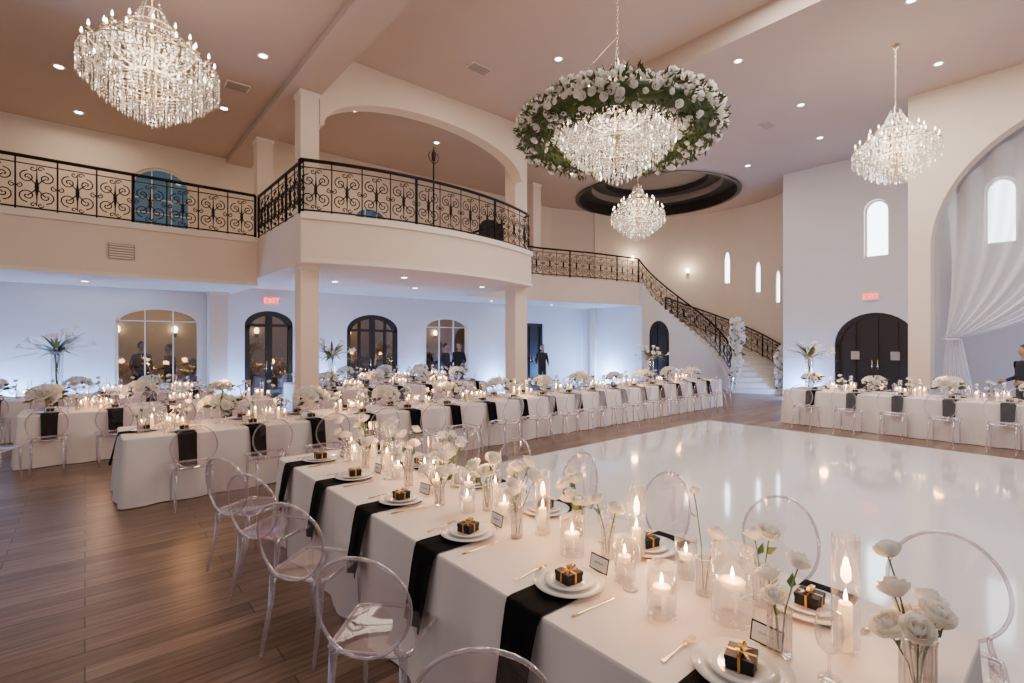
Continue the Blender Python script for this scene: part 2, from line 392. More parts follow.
def railing(name,path,h=1.0):
    P=[Vector(p) for p in path]; cum=[0]
    for a,b in zip(P,P[1:]): cum.append(cum[-1]+(b-a).length)
    Ltot=cum[-1]
    def at(s,z):
        s=max(0,min(Ltot,s))
        for i in range(len(P)-1):
            if s<=cum[i+1] or i==len(P)-2:
                t=(s-cum[i])/max(1e-6,cum[i+1]-cum[i]); p=P[i].lerp(P[i+1],t); return Vector((p.x,p.y,p.z+z))
    mb=MB(); N=max(2,int(Ltot/0.25))
    tube(mb,[at(Ltot*i/N,h) for i in range(N+1)],0.034,6,M_iron)
    tube(mb,[at(Ltot*i/N,h-0.13) for i in range(N+1)],0.011,4,M_iron)
    tube(mb,[at(Ltot*i/N,0.08) for i in range(N+1)],0.016,4,M_iron)
    bays=max(1,round(Ltot/0.56)); bw=Ltot/bays
    def sp(s0,z0,r0,a0,turns,dirn,w=0.0105):
        pts=[]
        for i in range(15):
            t=i/14; a=a0+dirn*turns*2*pi*t; r=r0*(1-0.82*t); pts.append(at(s0+r*math.cos(a),z0+r*math.sin(a)))
        tube(mb,pts,w,4,M_iron)
    for b in range(bays+1):
        s=b*bw; post = b%4==0
        tube(mb,[at(s,0),at(s,h)],0.03 if post else 0.013,5 if post else 4,M_iron)
    for b in range(bays):
        s=b*bw; c=s+bw/2
        for sg in(-1,1):
            sp(c+sg*0.125,0.64,0.115,pi/2,1.4,-sg)
            sp(c+sg*0.125,0.30,0.125,-pi/2,1.4,sg)
            tube(mb,[at(c+sg*(0.125-0.12*math.sin(pi*t/6)),0.30+0.34*t/6) for t in range(7)],0.010,4,M_iron)
            sp(c+sg*0.05,0.80,0.05,0,1.0,sg,0.009)
            sp(c+sg*0.235,0.47,0.05,pi/2,1.2,sg,0.009)
            sp(c+sg*0.05,0.14,0.045,0,1.0,-sg,0.009)
        tube(mb,[at(c,0.12),at(c,0.3),at(c,0.47),at(c,0.62),at(c,0.84)],[0.006,0.012,0.035,0.012,0.005],5,M_iron)
    return mb.obj(name)
railing("balcony_railing",[(-6,12.58,4.2),(2.98,12.58,4.2)])
railing("balcony_railing",[(3.06,12.6,4.2),(3.06,9.5,4.2)])
railing("balcony_railing",[(x,y+0.07,4.2) for x,y in bow]+[(9.07,10.3,4.2),(9.07,13.08,4.2)])
railing("balcony_railing",[(9.1,13.08,4.2),(12.4,12.98,4.2),(14.5,12.43,4.2),(17,12.08,4.2)])
railing("stair_railing",[(*mpC(a,1.88,0)[:2],z_st(a)+0.1) for a in range(88,-66,-5)],0.95)
railing("stair_railing",[(*mpC(a,3.86,0)[:2],z_st(a)+0.1) for a in range(40,-56,-5)],0.9)
mb=MB(); NS=24
for i in range(NS):
    a0=-65+155*i/NS; a1=-65+155*(i+1)/NS; zt=4.2*(i+1)/NS
    prism(mb,[(a0,max(0,zt-0.45)),(a1,max(0,zt-0.42)),(a1,zt-0.03),(a0,zt-0.03)],1.81,3.98,mpC,M_wallc)
    prism(mb,[(a0-0.6,zt-0.03),(a1,zt-0.03),(a1,zt),(a0-0.6,zt)],1.81,3.98,mpC,M_trim)
mb.obj("staircase")
mb=MB(); lathe(mb,[(0.14,0),(0.14,0.03),(0.02,0.05),(0.017,1.55),(0.04,1.58),(0.055,1.72),(0.02,1.8),(0.004,1.9)],10,M_iron)
tube(mb,[(0,0,1.5),(0.09,0,1.56),(0.13,0,1.66),(0.09,0,1.74)],0.01,5,M_iron); tube(mb,[(0,0,1.5),(-0.09,0,1.56),(-0.13,0,1.66),(-0.09,0,1.74)],0.01,5,M_iron)
mb.obj("lamp_post",(5.75,9.35,4.2))

def exit_sign(loc,rz):
    mb=MB(); box(mb,-0.2,0.2,-0.03,0.03,-0.11,0.11,M_signw); box(mb,-0.03,0.03,-0.02,0.02,0.11,0.14,M_signw)
    o=mb.obj("exit_sign",loc,rz)
    cu=bpy.data.curves.new("exit_text","FONT"); cu.body="EXIT"; cu.size=0.2; cu.align_x='CENTER'; cu.align_y='CENTER'; cu.extrude=0.004; cu.offset=0.002
    t=bpy.data.objects.new("exit_text",cu); sc.collection.objects.link(t); cu.materials.append(M_red)
    t.parent=o; t.location=(0,-0.036,0); t.rotation_euler=(pi/2,0,0)
exit_sign((3.95,14.95,2.98),0); exit_sign((17.95,4.42,3.2),-pi/2)

def vent(loc,w,d,wallv=False):
    mb=MB()
    if wallv:
        box(mb,-w/2,w/2,-0.02,0,-d/2,d/2,M_vent)
        for i in range(6): box(mb,-w/2+0.02,w/2-0.02,-0.03,-0.02,-d/2+d*(i+0.3)/6,-d/2+d*(i+0.7)/6,M_trim)
    else:
        box(mb,-w/2,w/2,-d/2,d/2,-0.02,0,M_trim)
        for i in range(6): box(mb,-w/2+0.02,w/2-0.02,-d/2+d*(i+0.25)/6,-d/2+d*(i+0.7)/6,-0.03,-0.02,M_vent)
    mb.obj("air_vent",loc)
vent((0.55,12.49,3.62),0.42,0.3,True)
for p in ((4.8,5.7,CEIL),(11.0,0.6,CEIL),(6.2,8.3,CEIL),(13.5,5.6,CEIL)): vent(p,0.5,0.25)
for p in ((0.2,10.9,LC),(2.2,10.6,LC)): vent(p,0.4,0.3)
mbd=MB(); disc(mbd,0.065,-0.005,12,M_glow); lathe(mbd,[(0.065,-0.004),(0.095,-0.012),(0.1,0.0)],16,M_trim); dlm=mbd.mesh("recessed_downlight")
dls=[(-0.3,9.4,LC),(1.3,6.9,LC),(2.3,9.2,LC),(0.0,5.0,LC),(-1.5,11.9,LC),(-0.35,11.9,LC),(2.2,11.8,LC),(-0.1,14.0,LC),
     (4.6,6.4,CEIL),(7.2,7.0,CEIL),(7.6,3.0,CEIL),(9.9,7.6,CEIL),(10.0,4.7,CEIL),(10.4,2.0,CEIL),(13.0,4.6,CEIL),(13.2,2.1,CEIL),(13.2,7.2,CEIL),(15.5,5.0,CEIL),(11.5,10.5,CEIL),(12.5,11.5,CEIL),(16.2,7.3,CEIL),(5.0,11.8,CEIL),(7.6,12.2,CEIL),
     (4.6,12,3.3),(6.8,12,3.3),(5.5,10.2,3.3),(8,10.6,3.3),(0,13.8,3.12),(11,14,3.3),(14,14,3.3)]
for p in dls: inst(dlm,"recessed_downlight",(p[0],p[1],p[2]-0.001))
mb=MB(); lathe(mb,[(0.02,-0.12),(0.05,-0.08),(0.06,0.02)],10,M_chrome); lathe(mb,[(0.05,0.0),(0.075,0.08),(0.07,0.18),(0.03,0.22)],12,M_bulb); scm=mb.mesh("wall_sconce")
for p in ((*mpC(62,3.9,0)[:2],5.5),(*mpC(26,3.9,0)[:2],4.9),(12.9,14.9,5.9),(0.7,18.4,2.1),(2.1,18.4,2.1),(4.4,18.4,2.1),(7.6,18.4,2.1),(9.9,18.4,2.1),(11.4,18.4,2.1)): inst(scm,"wall_sconce",p)

# ------------------------------------------------------------ flowers
HI=((0.24,0.66,3),(0.44,0.64,4),(0.70,0.52,5),(0.95,0.30,6))
def rose(mb,c,s,n=(0,0,1),m=None,rings=HI):
    m=m or M_rose
    q=Vector(n).to_track_quat('Z','Y').to_matrix().to_4x4()
    T=Matrix.Translation(c)@q@Matrix.Rotation(R(0,6.28),4,'Z')@Matrix.Scale(s,4)
    hi=len(rings)>2
    for k,(rad,h,np_) in enumerate(rings):
        for j in range(np_):
            a0=2*pi*(j+0.5*k)/np_; wd=pi/np_*(1.6 if hi else 1.3); jt=R(0.92,1.08); hj=h*R(0.92,1.08)
            def fn(u,v):
                a=a0+(u-0.5)*2*wd; e=1-(2*u-1)**2*(0.16 if hi else 0.25)*v
                r=rad*jt*(0.3+0.7*math.sin(min(1,v*1.3)*pi/2))*(1+0.05*(2*u-1))
                if rad>0.6: r+=0.10*max(0,v-0.72)*3*(1-abs(2*u-1)*0.5)
                else: r*=1-0.35*max(0,v-0.6)
                z=-0.55+(hj+0.55)*v*e - (0.10 if rad>0.6 else 0)*max(0,v-0.75)*4
                return (r*math.cos(a),r*math.sin(a),z)
            grid(mb,fn,4 if hi else 3,4 if hi else 3,m,T)
    if hi: lathe(mb,[(0.02,0.5),(0.14,0.45),(0.2,0.2),(0.3,-0.3),(0.05,-0.6)],8,m,T)
def leaf(mb,p,d,l,w,m=M_leaf):
    d=Vector(d).normalized(); s=d.orthogonal().normalized(); s.rotate(Matrix.Rotation(R(0,6.28),3,d)); n=d.cross(s)
    p=Vector(p)
    vs=[p,p+d*l*0.4+s*w+n*w*0.3,p+d*l-n*w*0.5,p+d*l*0.4-s*w+n*w*0.3,p+d*l*0.5]
    mb.add(vs,[(0,1,4),(1,2,4),(2,3,4),(3,0,4)],m)
def rdir():
    z=R(-1,1);a=R(0,6.28);r=math.sqrt(1-z*z); return Vector((r*math.cos(a),r*math.sin(a),z))
LOWR=((0.45,0.62,3),(0.92,0.38,5))
bqs=[]
for v in range(3):
    mb=MB(); lathe(mb,[(0.05,0),(0.055,0.01),(0.02,0.03),(0.025,0.07),(0.1,0.12),(0.12,0.18)],16,M_glass)
    for i in range(38):
        d=rdir(); d.z=abs(d.z)*0.9+0.02; d.normalize()
        rose(mb,Vector((0,0,0.19))+Vector((d.x*0.18,d.y*0.18,d.z*0.12)),R(0.036,0.055),d,M_rose,LOWR)
    for i in range(20):
        d=rdir(); d.z=R(-0.3,0.4); leaf(mb,Vector((0,0,0.2))+d*0.12,d,R(0.09,0.15),0.022)
    bqs.append(mb.mesh("rose_centerpiece"))
mb=MB(); RG=1.16
tube(mb,[(RG*math.cos(2*pi*i/40),RG*math.sin(2*pi*i/40),-0.02) for i in range(40)],0.13,8,M_leaf,closed=True)
for i in range(3400):
    a=R(0,6.28); b=R(0,6.28); rr=0.11+R(0,0.10)
    n=Vector((math.cos(a)*math.cos(b),math.sin(a)*math.cos(b),math.sin(b)))
    p=Vector((RG*math.cos(a),RG*math.sin(a),0))+n*rr*1.1
    leaf(mb,p,(n+rdir()*0.9),R(0.06,0.13),R(0.012,0.022))
for i in range(700):
    a=R(0,6.28); t=R(0,1)
    b=R(-0.6,2.9) if t<0.86 else R(2.6,5.6)
    n=Vector((math.cos(a)*math.cos(b),math.sin(a)*math.cos(b),math.sin(b)))
    p=Vector((RG*math.cos(a),RG*math.sin(a),0))+n*R(0.15,0.27)
    rose(mb,p,R(0.036,0.06),n+rdir()*0.3,M_rose,LOWR)
MR=(5.62,4.33,4.75)
g=mb.obj("floral_ring_garland",MR)
for i in range(4):
    a=pi/4+i*pi/2; mbw=MB(); tube(mbw,[(RG*math.cos(a),RG*math.sin(a),0.1),(0.03*math.cos(a),0.03*math.sin(a),1.3)],0.0018,4,M_chrome); mbw.obj("hanging_wire",parent=g)

# ------------------------------------------------------------ chandelier
def octa(mb,p,r,h,m=M_crys):
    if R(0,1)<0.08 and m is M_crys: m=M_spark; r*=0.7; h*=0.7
    x,y,z=p
    mb.add([(x,y,z+h*0.4),(x+r,y,z),(x,y+r,z),(x-r,y,z),(x,y-r,z),(x,y,z-h*0.6)],[(0,1,2),(0,2,3),(0,3,4),(0,4,1),(5,2,1),(5,3,2),(5,4,3),(5,1,4)],m,None,False)
mb=MB()
lathe(mb,[(0.01,0.95),(0.03,0.9),(0.02,0.8),(0.06,0.72),(0.03,0.6),(0.05,0.5),(0.09,0.35),(0.04,0.2),(0.06,0.05),(0.1,-0.05),(0.05,-0.15),(0.03,-0.3),(0.05,-0.4),(0.01,-0.5)],12,M_chrome)
tiers=[(0.16,0.74,16,0.14),(0.3,0.54,28,0.2),(0.44,0.4,34,0.18),(0.6,0.26,44,0.2),(0.82,0.08,66,0.26),(0.72,-0.0,56,0.28),(0.6,-0.1,50,0.28),(0.46,-0.2,40,0.26),(0.34,-0.3,30,0.24),(0.2,-0.4,18,0.2)]
for (r,z,n,dl) in tiers:
    tube(mb,[(r*math.cos(2*pi*i/28),r*math.sin(2*pi*i/28),z) for i in range(28)],0.008,4,M_chrome,closed=True)
    for i in range(n):
        a=2*pi*(i+R(-.25,.25))/n; x,y=r*math.cos(a),r*math.sin(a); zz=z
        k=int(dl*R(0.8,1.1)/0.045)
        for j in range(k):
            zz-=0.038; octa(mb,(x+R(-.006,.006),y+R(-.006,.006),zz),0.011,0.034)
        octa(mb,(x,y,zz-0.05),0.016,0.085)
for r0,z0,r1,z1,n in ((0.16,0.74,0.3,0.54,12),(0.3,0.54,0.6,0.26,18),(0.1,0.88,0.16,0.74,8),(0.6,0.26,0.82,0.08,24)):
    for i in range(n):
        a=2*pi*i/n
        for t in range(1,8):
            u=t/8; r=r0+(r1-r0)*u; z=z0+(z1-z0)*u-0.06*math.sin(pi*u); octa(mb,(r*math.cos(a),r*math.sin(a),z),0.011,0.03)
for (R0,zc,n,off) in ((0.76,0.14,18,0),(0.5,0.38,12,0.2)):
    for i in range(n):
        a=2*pi*i/n+off; ca,sa=math.cos(a),math.sin(a)
        tube(mb,[(r*ca,r*sa,z) for r,z in ((0.05,zc-0.12),(R0*0.4,zc-0.22),(R0*0.75,zc-0.2),(R0,zc-0.08),(R0,zc))],0.011,5,M_crys)
        T=TM(R0*ca,R0*sa,zc)
        lathe(mb,[(0.005,-0.01),(0.045,0.0),(0.05,0.015),(0.012,0.015),(0.011,0.06)],8,M_chrome,T)
        lathe(mb,[(0.008,0.06),(0.015,0.08),(0.011,0.105),(0.002,0.13)],6,M_bulb,T)
for i in range(160):
    a=R(0,6.28); r=R(0.05,0.65); octa(mb,(r*math.cos(a),r*math.sin(a),R(-0.25,0.3)-r*0.15),0.015,0.06)
octa(mb,(0,0,-0.64),0.05,0.14,M_glass)
chm=mb.mesh("crystal_chandelier")
for (x,y,z,top,s) in ((0.62,7.45,5.12,LC,0.86),(MR[0],MR[1],MR[2]+0.02,CEIL,0.95),(11.75,2.5,5.45,CEIL,0.84),(12.6,8.95,5.6,CEIL,0.95)):
    o=inst(chm,"crystal_chandelier",(x,y,z),R(0,1),(s,s,s*1.12))
    mc=MB(); zt=(top-z)/(s*1.12)
    n=int((zt-0.95)/0.05)
    for i in range(n):
        a=pi/2*(i%2); zc=0.97+i*0.05
        tube(mc,[(0.014*math.cos(t*pi/3)*math.cos(a),0.014*math.cos(t*pi/3)*math.sin(a),zc+0.03*math.sin(t*pi/3)) for t in range(6)],0.004,4,M_chrome,closed=True)
    lathe(mc,[(0.09,zt),(0.085,zt-0.03),(0.02,zt-0.07),(0.01,zt-0.1)],14,M_chrome)
    mc.obj("chain",parent=o)
    l=bpy.data.lights.new("chandelier_light","POINT"); l.energy=115; l.color=(1,0.76,0.52); l.shadow_soft_size=0.4
    lo=bpy.data.objects.new("chandelier_light",l); sc.collection.objects.link(lo); lo.location=(0,0,0.1); lo.parent=o

# ------------------------------------------------------------ tables
def tablecloth(name,x0,x1,y0,y1,seed=0):
    mb=MB(); rg=random.Random(seed); rc=0.05; pts=[]
    step=0.05
    def seg(a,b):
        L=(Vector(b)-Vector(a)).length; n=max(2,int(L/step)); d=(Vector(b)-Vector(a)).normalized(); nn=Vector((d.y,-d.x))
        for i in range(n): pts.append((Vector(a).lerp(Vector(b),i/n),nn))
    def arc(c,a0):
        for i in range(6):
            a=a0+pi/2*i/6; d=Vector((math.cos(a),math.sin(a))); pts.append((Vector(c)+d*rc,d))
    seg((x0+rc,y0),(x1-rc,y0)); arc((x1-rc,y0+rc),-pi/2)
    seg((x1,y0+rc),(x1,y1-rc)); arc((x1-rc,y1-rc),0)
    seg((x1-rc,y1),(x0+rc,y1)); arc((x0+rc,y1-rc),pi/2)
    seg((x0,y1-rc),(x0,y0+rc)); arc((x0+rc,y0+rc),pi)
    N=len(pts); ph=[];a=0
    for i in range(N):
        a+=rg.uniform(0.2,0.95); ph.append(a)
    zs=[0.76,0.757,0.745,0.7,0.6,0.45,0.3,0.15,0.01]
    vs=[];
    for z in zs:
        t=(0.76-z)/0.75
        for i,(p,n) in enumerate(pts):
            o=(0 if z==0.76 else 0.006)+0.045*t+0.030*min(1,t*1.5)*math.sin(ph[i])
            vs.append((p.x+n.x*o,p.y+n.y*o,z))
    fs=[]
    for j in range(len(zs)-1):
        for i in range(N):
            k=(i+1)%N; fs.append(((j+1)*N+i,(j+1)*N+k,j*N+k,j*N+i))
    mb.add(vs,fs,M_cloth); mb.add([(p.x,p.y,0.76) for p,n in pts],[tuple(range(N))],M_cloth,None,False)
    return mb.obj(name)
tablecloth("banquet_table",1.38,2.5,0.28,4.98,seed=1)
tablecloth("banquet_table",0.32,13.9,7.0,8.1,seed=2)
tablecloth("banquet_table",-0.75,2.75,10.1,11.1,seed=3)
tablecloth("banquet_table",3.9,8.4,10.9,11.9,seed=4)
tablecloth("banquet_table",-1.6,2.2,12.9,13.9,seed=5)
tablecloth("banquet_table",4.0,8.6,13.1,14.0,seed=6)
tablecloth("banquet_table",12.1,13.2,-3.2,4.65,seed=7)

def g_plate(mb,T=None):
    lathe(mb,[(0.001,0.006),(0.10,0.006),(0.115,0.009),(0.155,0.018),(0.157,0.021),(0.11,0.013),(0.001,0.011)],40,M_porc,T)
    lathe(mb,[(0.06,0.012),(0.11,0.026),(0.112,0.03),(0.07,0.019),(0.001,0.018)],36,M_porc,T)
def g_napkin(mb,T=None,hang=0.38,w=0.105,edge=0.26):
    path=[(0.10,0.004),(0.0,0.0035),(-0.12,0.0035),(-edge+0.015,0.005),(-edge-0.012,0.001),(-edge-0.026,-0.03),(-edge-0.045,-0.12),(-edge-0.06,-0.22),(-edge-0.075,-0.31),(-edge-0.085,-hang)]
    n=len(path)-1
    def fn(u,v):
        i=min(n-1,int(v*n)); t=v*n-i; x=path[i][0]*(1-t)+path[i+1][0]*t; z=path[i][1]*(1-t)+path[i+1][1]*t
        k=max(0,(v-0.5))*2
        return (x-0.014*k*(1+math.sin(u*11+1)),(u-0.5)*2*w*(1-0.12*k+0.03*math.sin(v*7)),z+0.002*math.sin(u*12)*(1 if v<0.4 else 0))
    grid(mb,fn,14,n*2,M_black,T)
def g_box(mb,T=None):
    s=0.043
    box(mb,-s,s,-s,s,0.028,0.070,M_boxb,T)
    box(mb,-s-0.002,s+0.002,-s-0.002,s+0.002,0.057,0.073,M_boxb,T)
    box(mb,-0.004,0.004,-s-0.004,s+0.004,0.027,0.0745,M_ribbon,T); box(mb,-s-0.004,s+0.004,-0.004,0.004,0.027,0.0747,M_ribbon,T)
    for sg in(-1,1):
        def fn(u,v):
            a=u*2*pi; return (sg*0.018*(1-math.cos(a)),0.012*math.sin(a)*0.6+(v-0.5)*0.014,0.077+0.014*math.sin(a/2)+0.005*math.sin(a))
        grid(mb,fn,10,1,M_ribbon,T)
        def fn2(u,v): return (sg*0.034*u,-0.028*u+(v-0.5)*0.011,0.078-0.004*u*math.cos(u*6))
        grid(mb,fn2,4,1,M_ribbon,T)
def g_card(mb,T=None):
    T=(T or Matrix())@TM(0.2,0.02,0)@Matrix.Rotation(-0.22,4,'Y').inverted()
    box(mb,-0.001,0.001,-0.058,0.058,0.004,0.076,M_boxb,T); box(mb,-0.0025,0.0015,-0.052,0.052,0.010,0.070,M_card,T)
    tube(mb,[(-0.003,0.03-0.06*i/22,0.042+0.004*math.sin(i*2.3)+0.002*math.sin(i*5.1)) for i in range(23)],0.0009,4,M_boxb,T)
    box(mb,0.0,0.03,-0.02,0.02,0.0,0.004,M_gold,T)
def g_fork(mb,T=None):
    pr=[(-0.10,0.0075),(-0.09,0.0085),(-0.05,0.005),(0.0,0.0032),(0.035,0.0035),(0.048,0.009),(0.058,0.0125)]
    zz=[0.003,0.003,0.004,0.007,0.010,0.008,0.006]
    vs=[]
    for (x,w),z in zip(pr,zz): vs+=[(x,-w,z),(x,0,z+0.003),(x,w,z)]
    fs=[]
    for i in range(len(pr)-1):
        for k in(0,1): fs.append((i*3+k,i*3+k+1,i*3+k+4,i*3+k+3))
    mb.add(vs,fs,M_gold,T)
    for i in range(4):
        y=-0.0105+0.007*i
        tube(mb,[(0.054,y,0.007),(0.075,y,0.005),(0.105,y,0.012)],[0.0022,0.0019,0.001],5,M_gold,T)
def g_knife(mb,T=None):
    vs=[];pr=[(-0.115,0.004,0.004,0.006),(-0.11,0.0075,0.0075,0.008),(-0.06,0.006,0.006,0.008),(-0.005,0.0045,0.0045,0.0075),(0.005,0.009,0.005,0.005),(0.06,0.0105,0.005,0.005),(0.1,0.009,0.005,0.0045),(0.125,0.001,0.005,0.004)]
    for x,wa,wb,z in pr: vs+=[(x,-wb,0.002),(x,0,z),(x,wa,0.002)]
    fs=[]
    for i in range(len(pr)-1):
        for k in(0,1): fs.append((i*3+k,i*3+k+1,i*3+k+4,i*3+k+3))
    mb.add(vs,fs,M_gold,T)
def g_glass(mb,T=None,n=24,ml=None):
    lathe(mb,[(0.001,0.004),(0.03,0.004),(0.035,0.002),(0.034,0.006),(0.006,0.014),(0.004,0.05),(0.005,0.085),(0.02,0.094),(0.037,0.115),(0.043,0.145),(0.041,0.18),(0.035,0.215),(0.0335,0.215)],n,ml or M_glass,T)
def flame(mb,T,s=1):
    lathe(mb,[(0.0008,0.0),(0.0045*s,0.006*s),(0.006*s,0.013*s),(0.0035*s,0.025*s),(0.0006,0.038*s)],8,M_flame,T)
def g_cyl(mb,r,h,T=Matrix(),mg=None,n=32,kind='float'):
    mg=mg or M_glass
    lathe(mb,[(0.001,0.004),(r*0.96,0.004),(r,0.0),(r,h),(r*0.965,h)],n,mg,T)
    if kind=='float':
        zw=h*0.5
        disc(mb,r*0.955,zw,n,M_water,T)
        lathe(mb,[(0.001,zw-0.012),(r*0.5,zw-0.008),(r*0.62,zw+0.008),(r*0.6,zw+0.014),(0.001,zw+0.012)],20,M_wax,T)
        tube(mb,[(0,0,zw+0.012),(0,0,zw+0.022)],0.001,4,M_boxb,T); flame(mb,T@TM(0,0,zw+0.02),1.25)
    else:
        hc=h*0.4
        lathe(mb,[(r*0.5,0.006),(r*0.5,hc),(r*0.45,hc+0.004),(0.001,hc-0.002)],16,M_wax,T); tube(mb,[(0,0,hc),(0,0,hc+0.01)],0.001,4,M_boxb,T); flame(mb,T@TM(0,0,hc+0.008),1.15)
def g_bud(mb,T,r=0.042,h=0.17,stems=()):
    lathe(mb,[(0.001,0.006),(r,0.004),(r,0.0),(r*1.0,h*0.9),(r*1.08,h),(r*1.0,h)],28,M_flute,T,False,ripple=0.06)
    for (dx,dy,hh,s) in stems:
        tube(mb,[(dx*0.1,dy*0.1,0.02),(dx*0.3,dy*0.3,hh*0.5),(dx*0.75,dy*0.75,hh*0.85),(dx,dy,hh)],0.0028,5,M_stem,T)
        c=T@Vector((dx,dy,hh+s*0.4)); rose(mb,c,s,(dx*3,dy*3,0.4))
        leaf(mb,T@Vector((dx*0.6,dy*0.6,hh*0.75)),(dx+R(-.1,.1),dy+R(-.1,.1),0.1),0.06,0.016,M_stem)
def mk(fn,name,*a,**k):
    mb=MB(); fn(mb,*a,**k); return mb.mesh(name)
m_plate=mk(g_plate,"dinner_plate"); m_nap=mk(g_napkin,"black_napkin"); m_box=mk(g_box,"gift_box"); m_card=mk(g_card,"place_card")
m_fork=mk(g_fork,"fork"); m_knife=mk(g_knife,"knife"); m_wg=mk(g_glass,"wine_glass")
ZT=0.761
ys=[0.76,1.53,2.30,3.08,3.85,4.62]
for side in(0,1):
    for y in ys:
        x=1.64 if side==0 else 2.24; rz=0 if side==0 else pi
        T=TM(x,y,ZT,rz)
        def pl(me,nm,lx,ly,extra=0,dz=0):
            p=T@Vector((lx,ly,dz)); inst(me,nm,p,rz+extra)
        pl(m_nap,"black_napkin",0,0); pl(m_plate,"dinner_plate",0,0,0,0.0045); pl(m_box,"gift_box",0,0,R(-0.35,0.35),-0.003)
        if side==0: pl(m_card,"place_card",0,0,R(-.1,.1))
        pl(m_fork,"fork",-0.05,0.2,R(-.1,.1)); pl(m_knife,"knife",-0.06,-0.19,R(-.08,.08)); pl(m_wg,"wine_glass",0.18 if side==0 else 0.1,-0.2)
def cl(p,e):
    l=bpy.data.lights.new("candle_glow","POINT"); l.energy=e; l.color=(1.0,0.50,0.20); l.shadow_soft_size=0.02
    o=bpy.data.objects.new("candle_glow",l); sc.collection.objects.link(o); o.location=p
def cyl_obj(x,y,r,h,kind='float',lit=False):
    mb=MB(); g_cyl(mb,r,h,kind=kind); mb.obj("glass_candle_holder",(x,y,ZT))
    if lit: cl((x,y,ZT+h*(0.5 if kind=='float' else 0.4)+0.07),2.4)
for i,a in enumerate(((1.93,0.93,0.078,0.28),(1.75,1.13,0.058,0.20),(1.90,1.75,0.062,0.19),(1.87,1.40,0.048,0.2),(1.93,2.33,0.06,0.19),(1.86,2.62,0.05,0.16),(1.92,3.08,0.055,0.17),(2.02,2.83,0.05,0.2),(1.9,3.62,0.055,0.18),(2.02,4.06,0.055,0.2),(1.86,4.38,0.05,0.17),(2.0,4.78,0.05,0.17),(2.1,3.55,0.05,0.16),(2.12,1.24,0.05,0.18))):
    cyl_obj(*a,lit=(i in(0,1,2,3,4,6,8,9,11)))
for i,a in enumerate(((2.05,0.58,0.044,0.40),(2.10,1.50,0.044,0.38),(1.97,2.04,0.042,0.36),(2.09,2.62,0.04,0.34),(2.04,3.32,0.042,0.36),(1.93,3.88,0.04,0.36),(2.05,4.4,0.042,0.34))):
    cyl_obj(*a,kind='pillar',lit=(i in(0,1,2)))
def bud_obj(x,y,stems,r=0.038,h=0.16):
    mb=MB(); g_bud(mb,Matrix(),r,h,stems); mb.obj("bud_vase_roses",(x,y,ZT))
bud_obj(1.84,0.72,[(0.03,0.05,0.24,0.045),(-0.04,0.0,0.20,0.042),(0.09,-0.03,0.29,0.046)])
bud_obj(1.95,0.36,[(0.05,0.07,0.27,0.050),(-0.06,0.06,0.19,0.056),(0.08,-0.03,0.20,0.052),(-0.02,-0.05,0.26,0.048),(0.11,0.10,0.37,0.045),(-0.1,-0.02,0.23,0.045)],0.045,0.18)
bud_obj(2.08,0.38,[(0.04,-0.02,0.22,0.050),(-0.02,0.03,0.18,0.045)],0.034,0.15)
bud_obj(2.13,0.90,[(0.02,0.04,0.26,0.045),(-0.03,-0.04,0.30,0.045)])
bud_obj(2.03,1.10,[(0.02,0.06,0.42,0.026),(0.05,-0.03,0.24,0.045)],0.034)
bud_obj(2.0,1.60,[(-0.04,0.04,0.28,0.042),(0.04,-0.02,0.22,0.045),(0.0,-0.05,0.25,0.042)],0.032)
for (x,y) in ((2.12,1.9),(1.83,2.1),(2.1,2.42),(1.80,2.85),(2.1,3.12),(1.86,3.38),(2.07,3.75),(1.84,4.1),(2.14,4.22),(1.9,4.58),(2.12,4.68),(1.98,2.56),(1.98,3.22),(1.96,3.98),(2.22,2.0),(2.22,3.5)):
    bud_obj(x,y,[(R(-.09,.09),R(-.09,.09),R(0.18,0.34),R(0.042,0.058)) for _ in range(rng.choice((3,4)))],0.032,0.15)

mb=MB(); g_napkin(mb,Matrix(),0.36,0.1,0.24); T0=TM(0,0,0.0045); g_plate(mb,T0); g_box(mb,TM(0,0,-0.003)); g_fork(mb,TM(-0.05,0.2,0)); g_knife(mb,TM(-0.05,-0.2,0)); g_glass(mb,TM(0.17,-0.2,0),12); g_card(mb)
m_ps=mb.mesh("place_setting")
clus=[]
for v in range(3):
    mb=MB()
    g_cyl(mb,0.05,0.2,TM(R(-.1,0),R(-.15,-.08),0),n=14); g_cyl(mb,0.045,0.16,TM(R(0,.1),R(.05,.12),0),n=14); g_cyl(mb,0.036,0.34,TM(0.08,-0.03,0),n=12,kind='pillar')
    g_bud(mb,TM(-0.1,0.14,0),0.03,0.14,[(R(-.05,.05),R(-.05,.05),R(.22,.34),0.045),(R(-.05,.05),R(-.05,.05),R(.2,.3),0.045)])
    clus.append(mb.mesh("candle_cluster"))
